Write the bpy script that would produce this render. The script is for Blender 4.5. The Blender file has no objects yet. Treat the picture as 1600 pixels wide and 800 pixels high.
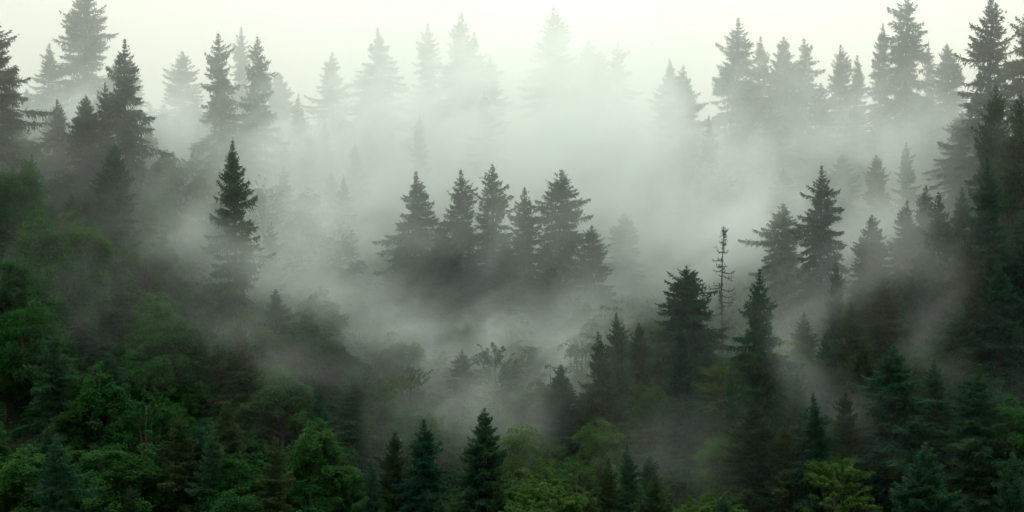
import bpy, math, random
import numpy as np

C = bpy.context.scene.collection
SC = bpy.context.scene
PI = math.pi
R = math.radians

# ------------------------------------------------------------------ camera, sky, sun, exposure
HFOV = R(30)
K = math.tan(HFOV / 2) / 800.0          # metres per photo pixel per metre of distance
cam = bpy.data.cameras.new('camera')
cam_o = bpy.data.objects.new('camera', cam)
C.objects.link(cam_o)
cam.sensor_fit = 'HORIZONTAL'
cam.angle = HFOV
cam.clip_start = 0.5
cam.clip_end = 9000
cam_o.location = (0, 0, 0)
cam_o.rotation_euler = (PI / 2, 0, 0)
SC.camera = cam_o

SUN_EL, SUN_AZ = R(34), R(4)            # behind the ridge, a little right of centre
w = bpy.data.worlds.new('World')
SC.world = w
w.use_nodes = True
nt = w.node_tree
bg = nt.nodes['Background']
sky = nt.nodes.new('ShaderNodeTexSky')
sky.sky_type = 'NISHITA'
sky.sun_disc = False
sky.sun_elevation = SUN_EL
sky.sun_rotation = SUN_AZ
sky.air_density = 1.0
sky.dust_density = 6.0
sky.ozone_density = 1.0
hs = nt.nodes.new('ShaderNodeHueSaturation')
hs.inputs['Saturation'].default_value = 0.25     # overcast: nearly grey
tint = nt.nodes.new('ShaderNodeMix')
tint.data_type = 'RGBA'
tint.blend_type = 'MULTIPLY'
tint.inputs[0].default_value = 1.0
tint.inputs[7].default_value = (0.27, 0.27, 0.24, 1)
nt.links.new(sky.outputs[0], hs.inputs['Color'])
nt.links.new(hs.outputs[0], tint.inputs[6])
cloud = nt.nodes.new('ShaderNodeMix')              # the even grey of the cloud cover
cloud.data_type = 'RGBA'
cloud.blend_type = 'ADD'
cloud.inputs[0].default_value = 1.0
tcw = nt.nodes.new('ShaderNodeTexCoord')
sxyz = nt.nodes.new('ShaderNodeSeparateXYZ')
nt.links.new(tcw.outputs['Generated'], sxyz.inputs[0])
ramp = nt.nodes.new('ShaderNodeMapRange')           # overcast: the zenith is about three times as bright as the horizon
nt.links.new(sxyz.outputs['Z'], ramp.inputs[0])
for i_, v_ in ((1, 0.05), (2, 1.0), (3, 1.80), (4, 14.5)):
    ramp.inputs[i_].default_value = v_
ccol = nt.nodes.new('ShaderNodeVectorMath')
ccol.operation = 'SCALE'
ctint = nt.nodes.new('ShaderNodeMix')
ctint.data_type = 'RGBA'
ctint.inputs[6].default_value = (0.99, 1.035, 0.90, 1)     # horizon, warm
ctint.inputs[7].default_value = (0.885, 1.05, 0.955, 1)     # zenith, cooler
nt.links.new(sxyz.outputs['Z'], ctint.inputs[0])
nt.links.new(ctint.outputs[2], ccol.inputs[0])
cn = nt.nodes.new('ShaderNodeTexNoise')
cn.inputs['Scale'].default_value = 9.0
cn.inputs['Detail'].default_value = 4.0
nt.links.new(tcw.outputs['Generated'], cn.inputs['Vector'])
cv = nt.nodes.new('ShaderNodeMapRange')
nt.links.new(cn.outputs['Fac'], cv.inputs[0])
for i_, v_ in ((1, 0.3), (2, 0.7), (3, 0.90), (4, 1.10)):
    cv.inputs[i_].default_value = v_
cm = nt.nodes.new('ShaderNodeMath')
cm.operation = 'MULTIPLY'
nt.links.new(ramp.outputs[0], cm.inputs[0])
nt.links.new(cv.outputs[0], cm.inputs[1])
nt.links.new(cm.outputs[0], ccol.inputs['Scale'])
nt.links.new(ccol.outputs[0], cloud.inputs[7])
nt.links.new(tint.outputs[2], cloud.inputs[6])
nt.links.new(cloud.outputs[2], bg.inputs['Color'])
bg.inputs['Strength'].default_value = 0.13

sl = bpy.data.lights.new('sun', 'SUN')
sl.energy = 1.5
sl.angle = R(14)
sl.color = (1.0, 0.97, 0.88)
so = bpy.data.objects.new('sun', sl)
C.objects.link(so)
so.location = (0, 300, 200)
so.rotation_euler = (-(PI / 2 - SUN_EL), 0, -SUN_AZ)

vs = SC.view_settings
vs.view_transform = 'Standard'
vs.look = 'None'
vs.exposure = 0.0
vs.gamma = 1.0
vs.use_curve_mapping = False
cy = SC.cycles
cy.max_bounces = 8
cy.diffuse_bounces = 2
cy.glossy_bounces = 1
cy.transmission_bounces = 2
cy.volume_bounces = 6
cy.volume_step_rate = 2.0
cy.volume_max_steps = 256
cy.use_denoising = True
cy.use_adaptive_sampling = True
cy.adaptive_threshold = 0.02
cy.sample_clamp_indirect = 4.0

rng = np.random.default_rng(11)
random.seed(5)


# ------------------------------------------------------------------ helpers
def at(px, py, Y):
    return np.array([(px - 800) * K * Y, Y, (400 - py) * K * Y])


def mesh_from_quads(name, Q, mat, tint_vals=None, tris=None):
    """Q: (n,4,3) array -> one mesh of separate quads; tint per face goes to a point attribute."""
    n = len(Q)
    me = bpy.data.meshes.new(name)
    me.vertices.add(n * 4)
    me.vertices.foreach_set('co', np.ascontiguousarray(Q, dtype=np.float32).ravel())
    me.loops.add(n * 4)
    me.loops.foreach_set('vertex_index', np.arange(n * 4, dtype=np.int32))
    me.polygons.add(n)
    me.polygons.foreach_set('loop_start', np.arange(0, n * 4, 4, dtype=np.int32))
    me.update(calc_edges=True)
    if tint_vals is not None:
        a = me.attributes.new('tint', 'FLOAT', 'POINT')
        a.data.foreach_set('value', np.repeat(np.asarray(tint_vals, dtype=np.float32), 4))
    me.materials.append(mat)
    return me


class Tubes:
    """Collects tapered tubes into one mesh."""
    def __init__(self):
        self.v, self.f = [], []

    def add(self, pts, radii, sides=6):
        pts = [np.asarray(p, float) for p in pts]
        base = len(self.v)
        for i, p in enumerate(pts):
            d = pts[min(i + 1, len(pts) - 1)] - pts[max(i - 1, 0)]
            d = d / (np.linalg.norm(d) + 1e-9)
            up = np.array([0, 0, 1.0]) if abs(d[2]) < 0.9 else np.array([1.0, 0, 0])
            a = np.cross(d, up); a /= np.linalg.norm(a)
            b = np.cross(d, a)
            for k in range(sides):
                t = 2 * PI * k / sides
                self.v.append(p + radii[i] * (a * math.cos(t) + b * math.sin(t)))
        for i in range(len(pts) - 1):
            for k in range(sides):
                k2 = (k + 1) % sides
                o = base + i * sides
                self.f.append((o + k, o + k2, o + sides + k2, o + sides + k))
        e = base + (len(pts) - 1) * sides
        self.f.append(tuple(e + k for k in range(sides)))

    def mesh(self, name, mat):
        me = bpy.data.meshes.new(name)
        me.from_pydata([tuple(p) for p in self.v], [], self.f)
        me.polygons.foreach_set('use_smooth', [True] * len(me.polygons))
        me.materials.append(mat)
        me.update()
        return me


def new_mat(name):
    m = bpy.data.materials.new(name)
    m.use_nodes = True
    n = m.node_tree
    n.nodes.clear()
    out = n.nodes.new('ShaderNodeOutputMaterial')
    return m, n, out


def leaf_mat(name, dark, mid, bright, transl=0.25, rough=0.8):
    """Foliage: colour varies by twig (tint), by tree (object random) and by soft patches."""
    m, n, out = new_mat(name)
    at_ = n.nodes.new('ShaderNodeAttribute'); at_.attribute_name = 'tint'
    oi = n.nodes.new('ShaderNodeObjectInfo')
    tc = n.nodes.new('ShaderNodeTexCoord')
    no = n.nodes.new('ShaderNodeTexNoise'); no.inputs['Scale'].default_value = 0.45
    no.inputs['Detail'].default_value = 3
    n.links.new(tc.outputs['Object'], no.inputs['Vector'])
    a1 = n.nodes.new('ShaderNodeMath'); a1.operation = 'MULTIPLY_ADD'
    n.links.new(oi.outputs['Random'], a1.inputs[0]); a1.inputs[1].default_value = 0.75
    n.links.new(at_.outputs['Fac'], a1.inputs[2])
    a2 = n.nodes.new('ShaderNodeMath'); a2.operation = 'MULTIPLY_ADD'
    n.links.new(no.outputs['Fac'], a2.inputs[0]); a2.inputs[1].default_value = 0.7
    n.links.new(a1.outputs[0], a2.inputs[2])
    a3 = n.nodes.new('ShaderNodeMath'); a3.operation = 'MULTIPLY_ADD'
    n.links.new(a2.outputs[0], a3.inputs[0]); a3.inputs[1].default_value = 0.75; a3.inputs[2].default_value = -0.40
    cr = n.nodes.new('ShaderNodeValToRGB')
    cr.color_ramp.elements[0].position = 0.0; cr.color_ramp.elements[0].color = (*dark, 1)
    cr.color_ramp.elements[1].position = 1.0; cr.color_ramp.elements[1].color = (*bright, 1)
    e = cr.color_ramp.elements.new(0.5); e.color = (*mid, 1)
    n.links.new(a3.outputs[0], cr.inputs[0])
    p = n.nodes.new('ShaderNodeBsdfPrincipled')
    p.inputs['Roughness'].default_value = rough
    p.inputs['Specular IOR Level'].default_value = 0.02
    n.links.new(cr.outputs[0], p.inputs['Base Color'])
    t = n.nodes.new('ShaderNodeBsdfTranslucent')
    n.links.new(cr.outputs[0], t.inputs['Color'])
    mx = n.nodes.new('ShaderNodeMixShader'); mx.inputs[0].default_value = transl
    n.links.new(p.outputs[0], mx.inputs[1]); n.links.new(t.outputs[0], mx.inputs[2])
    n.links.new(mx.outputs[0], out.inputs['Surface'])
    return m


def bark_mat(name, c1, c2):
    m, n, out = new_mat(name)
    tc = n.nodes.new('ShaderNodeTexCoord')
    mp = n.nodes.new('ShaderNodeMapping'); mp.inputs['Scale'].default_value = (6, 6, 1.2)
    n.links.new(tc.outputs['Object'], mp.inputs['Vector'])
    no = n.nodes.new('ShaderNodeTexNoise'); no.inputs['Scale'].default_value = 1.5; no.inputs['Detail'].default_value = 6
    n.links.new(mp.outputs[0], no.inputs['Vector'])
    cr = n.nodes.new('ShaderNodeValToRGB')
    cr.color_ramp.elements[0].position = 0.3; cr.color_ramp.elements[0].color = (*c1, 1)
    cr.color_ramp.elements[1].position = 0.7; cr.color_ramp.elements[1].color = (*c2, 1)
    n.links.new(no.outputs['Fac'], cr.inputs[0])
    p = n.nodes.new('ShaderNodeBsdfPrincipled'); p.inputs['Roughness'].default_value = 0.9
    n.links.new(cr.outputs[0], p.inputs['Base Color'])
    bp = n.nodes.new('ShaderNodeBump'); bp.inputs['Strength'].default_value = 0.5
    n.links.new(no.outputs['Fac'], bp.inputs['Height']); n.links.new(bp.outputs[0], p.inputs['Normal'])
    n.links.new(p.outputs[0], out.inputs['Surface'])
    return m


M_SPRUCE = leaf_mat('spruce_needles', (0.014, 0.056, 0.034), (0.028, 0.088, 0.046), (0.080, 0.126, 0.046), 0.46)
M_SPRUCE_B = leaf_mat('spruce_needles_brown', (0.019, 0.046, 0.020), (0.042, 0.074, 0.028), (0.076, 0.100, 0.036), 0.40)
M_BROAD = leaf_mat('broad_leaves', (0.016, 0.064, 0.018), (0.030, 0.098, 0.024), (0.062, 0.132, 0.028), 0.42)
M_MID = leaf_mat('mid_green_leaves', (0.030, 0.088, 0.022), (0.056, 0.125, 0.030), (0.085, 0.150, 0.036), 0.46)
M_BRIGHT = leaf_mat('fresh_leaves', (0.038, 0.096, 0.022), (0.062, 0.132, 0.028), (0.090, 0.155, 0.034), 0.46)
M_UNDER = leaf_mat('undergrowth_leaves', (0.016, 0.055, 0.016), (0.026, 0.080, 0.020), (0.045, 0.105, 0.022), 0.3)
M_BARK = bark_mat('spruce_bark', (0.030, 0.024, 0.019), (0.075, 0.060, 0.048))
M_GREYBARK = bark_mat('dead_bark', (0.035, 0.032, 0.028), (0.09, 0.085, 0.075))


# ------------------------------------------------------------------ the trees' shapes
def norm(a):
    return a / (np.linalg.norm(a, axis=-1, keepdims=True) + 1e-9)


def kites(P, D, length, width, rg, spin=None):
    """Slim kite-shaped twigs: base P, direction D."""
    n = len(P)
    rnd = rg.normal(size=(n, 3)) if spin is None else spin
    S = norm(np.cross(D, rnd))
    L = length[:, None]; W = width[:, None]
    a = P
    b = P + D * L * 0.40 + S * W * 0.5
    c = P + D * L
    d = P + D * L * 0.45 - S * W * 0.5
    return np.stack([a, b, c, d], axis=1)


def spruce_meshes(seed, H=24.0, Rm=4.6, power=0.72, droop=0.5, gap=0.35, hang=0.5, dens=1.0, bare=0.08, mat=None, tops=1, ragged=0.3):
    rg = np.random.default_rng(seed)
    tb = Tubes()
    ph = rg.uniform(0, 6.28, 4)
    lean = rg.normal(0, 0.010, 2)

    def axis(z):
        return np.array([lean[0] * z + 0.10 * math.sin(z * 0.35 + ph[0]), lean[1] * z + 0.10 * math.sin(z * 0.3 + ph[1]), z])
    zs = np.linspace(-0.5, H, 14)
    tb.add([axis(z) for z in zs], [0.33 * (1 - max(z, 0) / H) ** 0.9 + 0.02 for z in zs], 8)
    Ps, Ds, Ls, Ws, Ts = [], [], [], [], []
    z = H * bare
    while z < H - 0.15:
        t = (H - z) / H
        nb = int(round(rg.uniform(5, 7.5) * (1 if t > 0.08 else 0.75)))
        az0 = rg.uniform(0, 2 * PI)
        # every few whorls one tier is weak: the sky shows between the tiers
        tier = rg.uniform(1.06 - 0.6 * gap, 1.10)
        waz = rg.uniform(0, 2 * PI) if rg.uniform() < gap * 1.6 else None
        zw = z
        for k in range(nb):
            az = az0 + 2 * PI * k / nb + rg.normal(0, 0.22)
            bulge = 1 + ragged * (0.6 * math.sin(2 * az + ph[2] + z * 0.5) + 0.5 * math.sin(3 * az + ph[3] - z * 0.9))
            tt = t if t < 0.6 else 0.6 + 0.35 * (t - 0.6)
            L = Rm * 1.28 * tt ** power * min(1.0, (t / 0.2) ** 0.35) * tier * rg.uniform(0.68, 1.14) * bulge + 0.04
            z = zw + rg.uniform(-0.28, 0.28) * min(1, 4 * t)
            if waz is not None and math.cos(az - waz) > 0.3:
                L *= rg.uniform(0.3, 0.75)
            if rg.uniform() < 0.06:
                L *= 1.25
            if rg.uniform() < 0.05 and t > 0.15:
                continue
            L = min(L, Rm * 1.45)
            a0 = 0.80 * (1 - t) ** 2.6 + 0.06 - droop * 0.50 * t + rg.normal(0, 0.10)
            dr = droop * (0.30 + 0.55 * t)
            tip = 0.16 + 0.14 * rg.uniform()
            n = max(4, int(L / 0.100 * dens))
            s = np.sort(rg.uniform(0.06, 1, n) ** 0.85)
            ro = np.array([math.cos(az), math.sin(az), 0]); sd = np.array([-math.sin(az), math.cos(az), 0])
            bend = rg.normal(0, 0.10)

            def curve(s):
                s = np.asarray(s, float)
                return (axis(z)[None, :] + np.outer(L * s, ro) + np.outer(L * bend * s * s, sd)
                        + np.outer(L * (a0 * s - dr * s ** 2 + tip * s ** 4), [0, 0, 1]))
            P = curve(s)
            T = norm(curve(s + 0.03) - P)
            if L > 0.9:
                q = curve(np.linspace(0, 0.92, 5))
                tb.add(list(q), list(np.linspace(0.018 + 0.012 * L, 0.012, 5)), 4)
            bt = rg.uniform(0, 1)
            wsc = min(1.0, 0.5 + 3 * t)
            tl = np.clip(0.42 * L * (1 - s) ** 0.75, 0.0, 1.15) + 0.20 * min(1.0, 0.35 + 3 * t)
            for side in (-1, 1):
                fw = rg.uniform(0.5, 1.1, n)[:, None]
                D = norm(T * fw + sd[None, :] * side * rg.uniform(0.6, 1.1, n)[:, None] + np.array([0, 0, -1.0]) * rg.uniform(-0.35, 0.9, n)[:, None] * (0.3 + hang))
                ln = tl * rg.uniform(0.65, 1.15, n)
                Ps.append(P); Ds.append(D); Ls.append(ln); Ws.append(wsc * rg.uniform(0.10, 0.19, n)); Ts.append(0.55 * bt + 0.35 * s * rg.uniform(0.2, 1, n))
                # second-order twiglets on the laterals
                P2 = P + D * (ln * rg.uniform(0.35, 0.8, n))[:, None]
                D2 = norm(D + rg.normal(0, 0.55, (n, 3)) + np.array([0, 0, -0.5 * hang]))
                Ps.append(P2); Ds.append(D2); Ls.append(ln * rg.uniform(0.4, 0.7, n) + 0.1); Ws.append(wsc * rg.uniform(0.08, 0.16, n)); Ts.append(0.55 * bt + 0.4 * s * rg.uniform(0.3, 1, n))
            # hanging twigs under the branch
            m = rg.uniform(0, 1, n) < hang
            if m.any():
                k2 = int(m.sum())
                D = norm(np.array([0, 0, -1.0])[None, :] + rg.normal(0, 0.22, (k2, 3)) + T[m] * 0.25)
                Ps.append(P[m]); Ds.append(D); Ls.append((tl[m] * 0.85 + 0.15 * wsc) * rg.uniform(0.6, 1.5, k2)); Ws.append(wsc * rg.uniform(0.08, 0.17, k2)); Ts.append(0.5 * bt + 0.25 * rg.uniform(0, 1, k2))
            # along the axis and the tip shoot
            Ps.append(P); Ds.append(T); Ls.append(np.full(n, 0.2 + 0.18 * min(1, 4 * t))); Ws.append(wsc * rg.uniform(0.08, 0.15, n)); Ts.append(0.5 * bt + 0.45 * s)
        z = zw + (0.34 + 0.50 * t) * rg.uniform(0.7, 1.35)
    # leader shoot(s)
    for q in range(tops):
        off = np.array([0, 0, 0]) if q == 0 else np.array([rg.uniform(0.5, 0.9), 0, -1.2])
        n = 16
        hh = rg.uniform(-1.6, 0.25, n)
        P = np.array([axis(H) + off + [0, 0, h] for h in hh])
        D = norm(np.column_stack([rg.normal(0, 0.7, n), rg.normal(0, 0.7, n), rg.uniform(0.4, 1.1, n)]))
        Ps.append(P); Ds.append(D); Ls.append(np.clip(0.14 - 0.16 * hh, 0.10, 0.36)); Ws.append(np.full(n, 0.07)); Ts.append(rg.uniform(0.3, 0.9, n))
    P = np.concatenate(Ps); D = np.concatenate(Ds); L = np.concatenate(Ls); W = np.concatenate(Ws); T = np.concatenate(Ts)
    Q = kites(P, D, L, W, rg)
    return tb.mesh('trunk', M_BARK), mesh_from_quads('crown', Q, mat or M_SPRUCE, T)


def broad_meshes(seed, H=15.0, Rx=5.5, style='layer', nclump=260, leaves=150, mat=None, leaf=0.22):
    rg = np.random.default_rng(seed)
    tb = Tubes()
    zt = H * 0.22
    cz, Rz = H * 0.50, H * 0.50
    tb.add([(0, 0, -0.6), (0.1, 0.05, zt * 0.5), (0.05, 0.15, zt), (0.0, 0.1, zt + 2.0), (0.1, 0.0, H * 0.8)], [0.34, 0.27, 0.23, 0.17, 0.05], 8)
    nl = 19
    lobes = []
    for i in range(nl):
        az = 2 * PI * i / nl + rg.normal(0, 0.3)
        el = rg.uniform(0.0, 0.95)
        r = rg.uniform(0.45, 0.72)
        lobes.append((np.array([math.cos(az) * Rx * r * math.cos(max(el - 0.3, 0) * 1.7), math.sin(az) * Rx * r * math.cos(max(el - 0.3, 0) * 1.7), cz + Rz * (el * 1.0 - 0.45)]), rg.uniform(0.20, 0.42) * Rx))
    lobes.append((np.array([rg.normal(0, .4), rg.normal(0, .4), cz + Rz * 0.52]), Rx * 0.50))
    lobes.append((np.array([rg.normal(0, .4), rg.normal(0, .4), cz - Rz * 0.1]), Rx * 0.62))
    for c, r in lobes:
        st = np.array([0.05, 0.1, zt + rg.uniform(-0.6, 2.2)])
        mid = st * 0.45 + c * 0.55 + np.array([0, 0, -0.5])
        tb.add([st, mid, c], [0.12, 0.08, 0.03], 5)
        for j in range(3):
            d = norm(rg.normal(size=3) + np.array([0, 0, 0.2]))
            tb.add([mid * 0.4 + c * 0.6, c + d * r * 0.35, c + d * r * 0.65], [0.045, 0.025, 0.01], 4)
    Qs, Ts = [], []
    for i in range(nclump):
        c, r = lobes[rg.integers(len(lobes))]
        d = norm(rg.normal(size=3) + np.array([0, 0, 0.35]))
        p = c + d * r * rg.uniform(0.55, 1.25) * np.array([1, 1, 0.8])
        out = p - np.array([0, 0, cz - 1.5]); out[2] *= 0.5
        out = norm(out)
        n = int(leaves * rg.uniform(0.6, 1.3))
        if style == 'spray':
            # an arching spray: leaves hang on both sides of a bent shoot
            Ls = rg.uniform(1.2, 2.4)
            s = rg.uniform(0, 1, n)
            ax = norm(out + np.array([0, 0, 0.55]))
            side = norm(np.cross(ax, [0, 0, 1.0]))
            P = p + np.outer(s * Ls, ax) + np.outer(-0.45 * Ls * s ** 2, [0, 0, 1]) + side[None, :] * (rg.normal(0, 0.30, n) * (1.1 - s))[:, None] + rg.normal(0, 0.09, (n, 3))
        else:
            rad = rg.uniform(0.6, 1.25)
            a = rg.uniform(0, 2 * PI, n); q = np.sqrt(rg.uniform(0, 1, n))
            nrm_ = norm(d * 0.75 + np.array([0, 0, 0.6]) + rg.normal(0, 0.22, 3))
            side = norm(np.cross(nrm_, rg.normal(size=3)))
            fwd = np.cross(nrm_, side)
            P = p + np.outer(q * rad * np.cos(a), fwd) + np.outer(q * rad * np.sin(a), side) + np.outer(-0.40 * rad * q ** 2 + rg.normal(0, 0.16, n), nrm_)
        N = norm(np.array([0, 0, 0.8]) + d * 0.5 + rg.normal(0, 0.5, (n, 3)))
        A = norm(np.cross(N, rg.normal(size=(n, 3))))
        B = np.cross(N, A)
        sz = (leaf * rg.uniform(0.6, 1.25, n))[:, None]
        Qs.append(np.stack([P - A * sz * 0.62, P + B * sz * 0.36, P + A * sz * 0.62, P - B * sz * 0.36], axis=1))
        Ts.append(np.clip(rg.uniform(0, 0.65) + rg.normal(0, 0.14, n), 0, 1))
    return tb.mesh('trunk', M_BARK), mesh_from_quads('crown', np.concatenate(Qs), mat or M_BROAD, np.concatenate(Ts))


# ------------------------------------------------------------------ the list of trees read off the photograph
# kind, px of the top, py of the top, distance, guessed height, width factor, prototype, label, short name (or None), zone
exec_heroes = []


def hero(kind, px, py, Y, H, wf, proto, label, short=None, zone='r'):
    exec_heroes.append(dict(kind=kind, px=px, py=py, Y=Y, H=H, wf=wf, proto=proto, label=label, short=short, zone=zone))


# --- the ridge, in the fog
hero('S', 136, -22, 385, 29, 1.05, 1, 'tall spruce at upper left whose tip passes the top edge of the photo', 'tall ridge spruce at upper left', 'ridge')
hero('S', 74, 66, 400, 20, 1.0, 4, 'short hazy spruce poking up between the left edge and the tall ridge spruce', None, 'ridge')
hero('S', 288, 78, 425, 24, 1.05, 3, 'lone pale spruce on the ridge between two darker pairs of spruces', 'lone pale ridge spruce', 'ridge')
hero('S', 353, 50, 356, 33, 0.80, 0, 'left one of the tall pair of grey spruces behind the lone misty spruce', 'tall grey pair of spruces', 'ridge')
hero('S', 402, 54, 358, 33, 0.76, 2, 'right one of the tall pair of grey spruces behind the lone misty spruce', None, 'ridge')
hero('S', 381, 40, 425, 24, 0.8, 4, 'pale spruce tip showing between the tall grey pair of spruces', None, 'ridge')
hero('S', 438, 112, 430, 20, 1.0, 5, 'faint ridge spruce half hidden by the right side of the grey pair', None, 'ridge')
hero('S', 521, 80, 420, 24, 1.1, 3, 'faint broad spruce left of the ragged ridge spruce, nearly lost in fog', None, 'ridge')
hero('S', 583, 42, 400, 26, 1.1, 6, 'ragged pale spruce standing clear on the ridge left of the faint pair', 'ragged pale ridge spruce', 'ridge')
hero('S', 667, 34, 412, 27, 1.0, 1, 'left one of the faint pair of tall spruces on the ridge top', 'faint ridge pair', 'ridge')
hero('S', 714, 17, 412, 29, 0.9, 7, 'tallest pale spruce of the faint cluster at the top centre', 'tallest faint ridge spruce', 'ridge')
hero('S', 739, 48, 415, 26, 0.9, 2, 'pale spruce leaning close to the right of the tallest faint ridge spruce', None, 'ridge')
hero('S', 771, 84, 400, 24, 0.85, 4, 'slim faint spruce with its tip below the pale cluster at top centre', None, 'ridge')
hero('S', 760, 142, 382, 20, 0.9, 3, 'small ghostly spruce in front of the faint slim ridge spruce', None, 'ridge')
hero('S', 860, 10, 445, 30, 1.1, 0, 'almost invisible tall spruce in the brightest fog at the top', 'almost invisible tall spruce', 'ridge')
hero('S', 913, 60, 445, 25, 1.0, 5, 'almost invisible spruce just right of the tallest ghost in the bright fog', None, 'ridge')
hero('S', 940, 76, 425, 24, 0.9, 1, 'left one of two very faint spruces with touching crowns in bright fog', None, 'ridge')
hero('S', 966, 66, 422, 25, 0.9, 6, 'right one of two very faint spruces with touching crowns in bright fog', 'very faint touching spruces', 'ridge')
hero('S', 1044, 91, 392, 25, 0.9, 2, 'palest tip of the three spruces clumped on the ridge right of the bright fog', None, 'ridge')
hero('S', 1059, 102, 386, 25, 1.1, 0, 'middle and broadest of the three grey spruces clumped right of the bright fog', 'clump of three grey spruces', 'ridge')
hero('S', 1077, 120, 386, 23, 0.85, 7, 'lowest of the three grey spruces clumped right of the bright fog', None, 'ridge')
hero('S', 1104, 178, 368, 19, 0.7, 4, 'small slender dark-tipped spruce below the clump of three grey spruces', 'slender dark-tipped spruce', 'ridge')
hero('S', 1152, 26, 396, 31, 1.1, 6, 'broad tall spruce with a forked ragged top on the right-hand ridge', 'broad forked ridge spruce', 'ridge')
hero('S', 1186, 55, 402, 27, 0.85, 3, 'spruce pressed against the right side of the broad forked ridge spruce', None, 'ridge')
hero('S', 1228, 56, 400, 25, 0.85, 5, 'left tip of the close twin spruces on the right ridge', 'close twin ridge spruces', 'ridge')
hero('S', 1250, 58, 402, 25, 0.85, 2, 'right tip of the close twin spruces on the right ridge', None, 'ridge')
hero('S', 1313, 68, 398, 23, 0.85, 0, 'open-branched ridge spruce halfway between the close twins and the tallest ridge spruce', None, 'ridge')
hero('S', 1337, 84, 404, 21, 0.8, 4, 'low ridge spruce tucked beside the slim pointed one', None, 'ridge')
hero('S', 1370, 36, 402, 26, 0.62, 7, 'slim pointed spruce just left of the tallest ridge spruce', 'slim pointed ridge spruce', 'ridge')
hero('S', 1416, -12, 390, 30, 1.05, 6, 'tallest ridge spruce on the right, long tiers of branches against the sky', 'tallest tiered ridge spruce', 'ridge')
hero('S', 1476, 66, 394, 23, 0.9, 1, 'medium ridge spruce standing between the tallest tiered one and the dark corner spruce', None, 'ridge')
hero('S', 1456, 62, 412, 23, 0.45, 4, 'thin ridge spruce tip close beside a medium one', None, 'ridge')
hero('S', 1549, -14, 342, 29, 1.0, 2, 'big dark spruce near the upper right corner, crossing the top edge', 'big dark corner spruce', 'ridge')
hero('S', 1604, 6, 330, 28, 0.9, 0, 'dark spruce cut by the right edge near the upper corner', None, 'ridge')
hero('S', 655, 178, 372, 19, 0.6, 4, 'small slim spruce fading alone in mid fog above the central cluster', 'small slim spruce in mid fog', 'ridge')
hero('S', 1416, 220, 352, 20, 0.8, 1, 'right one of two ghostly spruces in the fog under the tallest ridge spruce', None, 'ridge')
hero('S', 1370, 240, 350, 19, 0.85, 3, 'left one of two ghostly spruces in the fog under the tallest ridge spruce', 'two ghostly fog spruces', 'ridge')
hero('S', 1502, 172, 350, 24, 1.0, 8, 'ragged grey spruce with a crooked thin top below the dark corner spruce', 'ragged crooked-topped spruce', 'ridge')

hero('S', 1130, 262, 372, 20, 1.1, 3, 'dim spruce low in the fog to the right of the slender dark-tipped one', None, 'ridge')
hero('S', 1205, 165, 384, 21, 1.1, 0, 'dim spruce in fog below the gap between forked and twin ridge spruces', None, 'ridge')
hero('S', 1282, 128, 388, 21, 1.1, 2, 'dim spruce in fog right below the close twin spruces', None, 'ridge')
hero('S', 1340, 165, 380, 21, 1.1, 6, 'dim spruce in fog below the slim pointed ridge spruce', None, 'ridge')
hero('S', 1450, 150, 376, 21, 1.1, 1, 'dim spruce in fog at the right foot of the tallest tiered ridge spruce', None, 'ridge')
hero('S', 1225, 262, 366, 18, 1.1, 7, 'dim spruce sunk in fog above the pale spreading spruce', None, 'ridge')
hero('S', 1310, 240, 362, 18, 1.1, 5, 'dim spruce sunk in fog above and right of the lone tiered spruce', None, 'ridge')
# --- left slope, middle distance
hero('S', 2, 26, 318, 27, 1.15, 0, 'dark tall spruce cut by the left edge of the photo', 'dark spruce at the left edge', 'left')
hero('S', 197, 58, 332, 28, 1.05, 6, 'tallest ragged spruce of the left slope group, wide drooping branches', 'tallest ragged left spruce', 'left')
hero('S', 163, 127, 326, 22, 0.8, 7, 'pointed middle spruce of the left slope group of three', 'pointed middle left spruce', 'left')
hero('S', 130, 148, 324, 21, 1.05, 1, 'lowest and bushiest spruce of the left slope group of three', 'bushy low left spruce', 'left')
hero('S', 173, 220, 302, 20, 1.0, 5, 'dark spruce in front of the left slope group, its foot in mist', 'dark spruce before the left group', 'left')
hero('S', 374, 216, 282, 27, 0.92, 2, 'lone dark spruce with curved tiers standing in mist left of centre', 'lone misty spruce', 'left')
hero('S', 418, 345, 308, 17, 0.9, 3, 'dim smaller spruce half hidden behind the right side of the lone misty spruce', None, 'left')
hero('S', 345, 330, 312, 17, 0.9, 5, 'dim smaller spruce half hidden behind the left side of the lone misty spruce', None, 'left')

# --- central cluster
hero('S', 650, 266, 310, 24, 1.15, 6, 'first spruce from the left in the central cluster, broad with a thin top', 'leftmost cluster spruce', 'centre')
hero('S', 690, 345, 302, 19, 1.0, 5, 'darker short spruce in front of the gap between the first two cluster tops', 'short dark cluster spruce', 'centre')
hero('S', 716, 264, 313, 24, 0.85, 0, 'narrow second spruce of the central cluster, branch gaps near its top', 'narrow cluster spruce', 'centre')
hero('S', 770, 254, 315, 25, 1.0, 2, 'tallest spruce in the middle of the central cluster, full grey-green crown', 'tallest cluster spruce', 'centre')
hero('S', 822, 291, 313, 22, 0.85, 7, 'slim spruce between the two tallest tops of the central cluster', 'slim cluster spruce', 'centre')
hero('S', 875, 264, 321, 25, 1.05, 8, 'paler wide spruce with spread upper branches, right half of the central cluster', 'pale wide cluster spruce', 'centre')
hero('S', 921, 350, 313, 20, 1.0, 3, 'low spruce closing the right end of the central cluster', 'low right-end cluster spruce', 'centre')
hero('S', 975, 330, 345, 20, 0.9, 1, 'faded spruce in fog right of the central cluster', None, 'centre')
hero('S', 618, 392, 300, 16, 1.15, 5, 'small bushy spruce at the left foot of the central cluster', None, 'centre')
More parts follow.
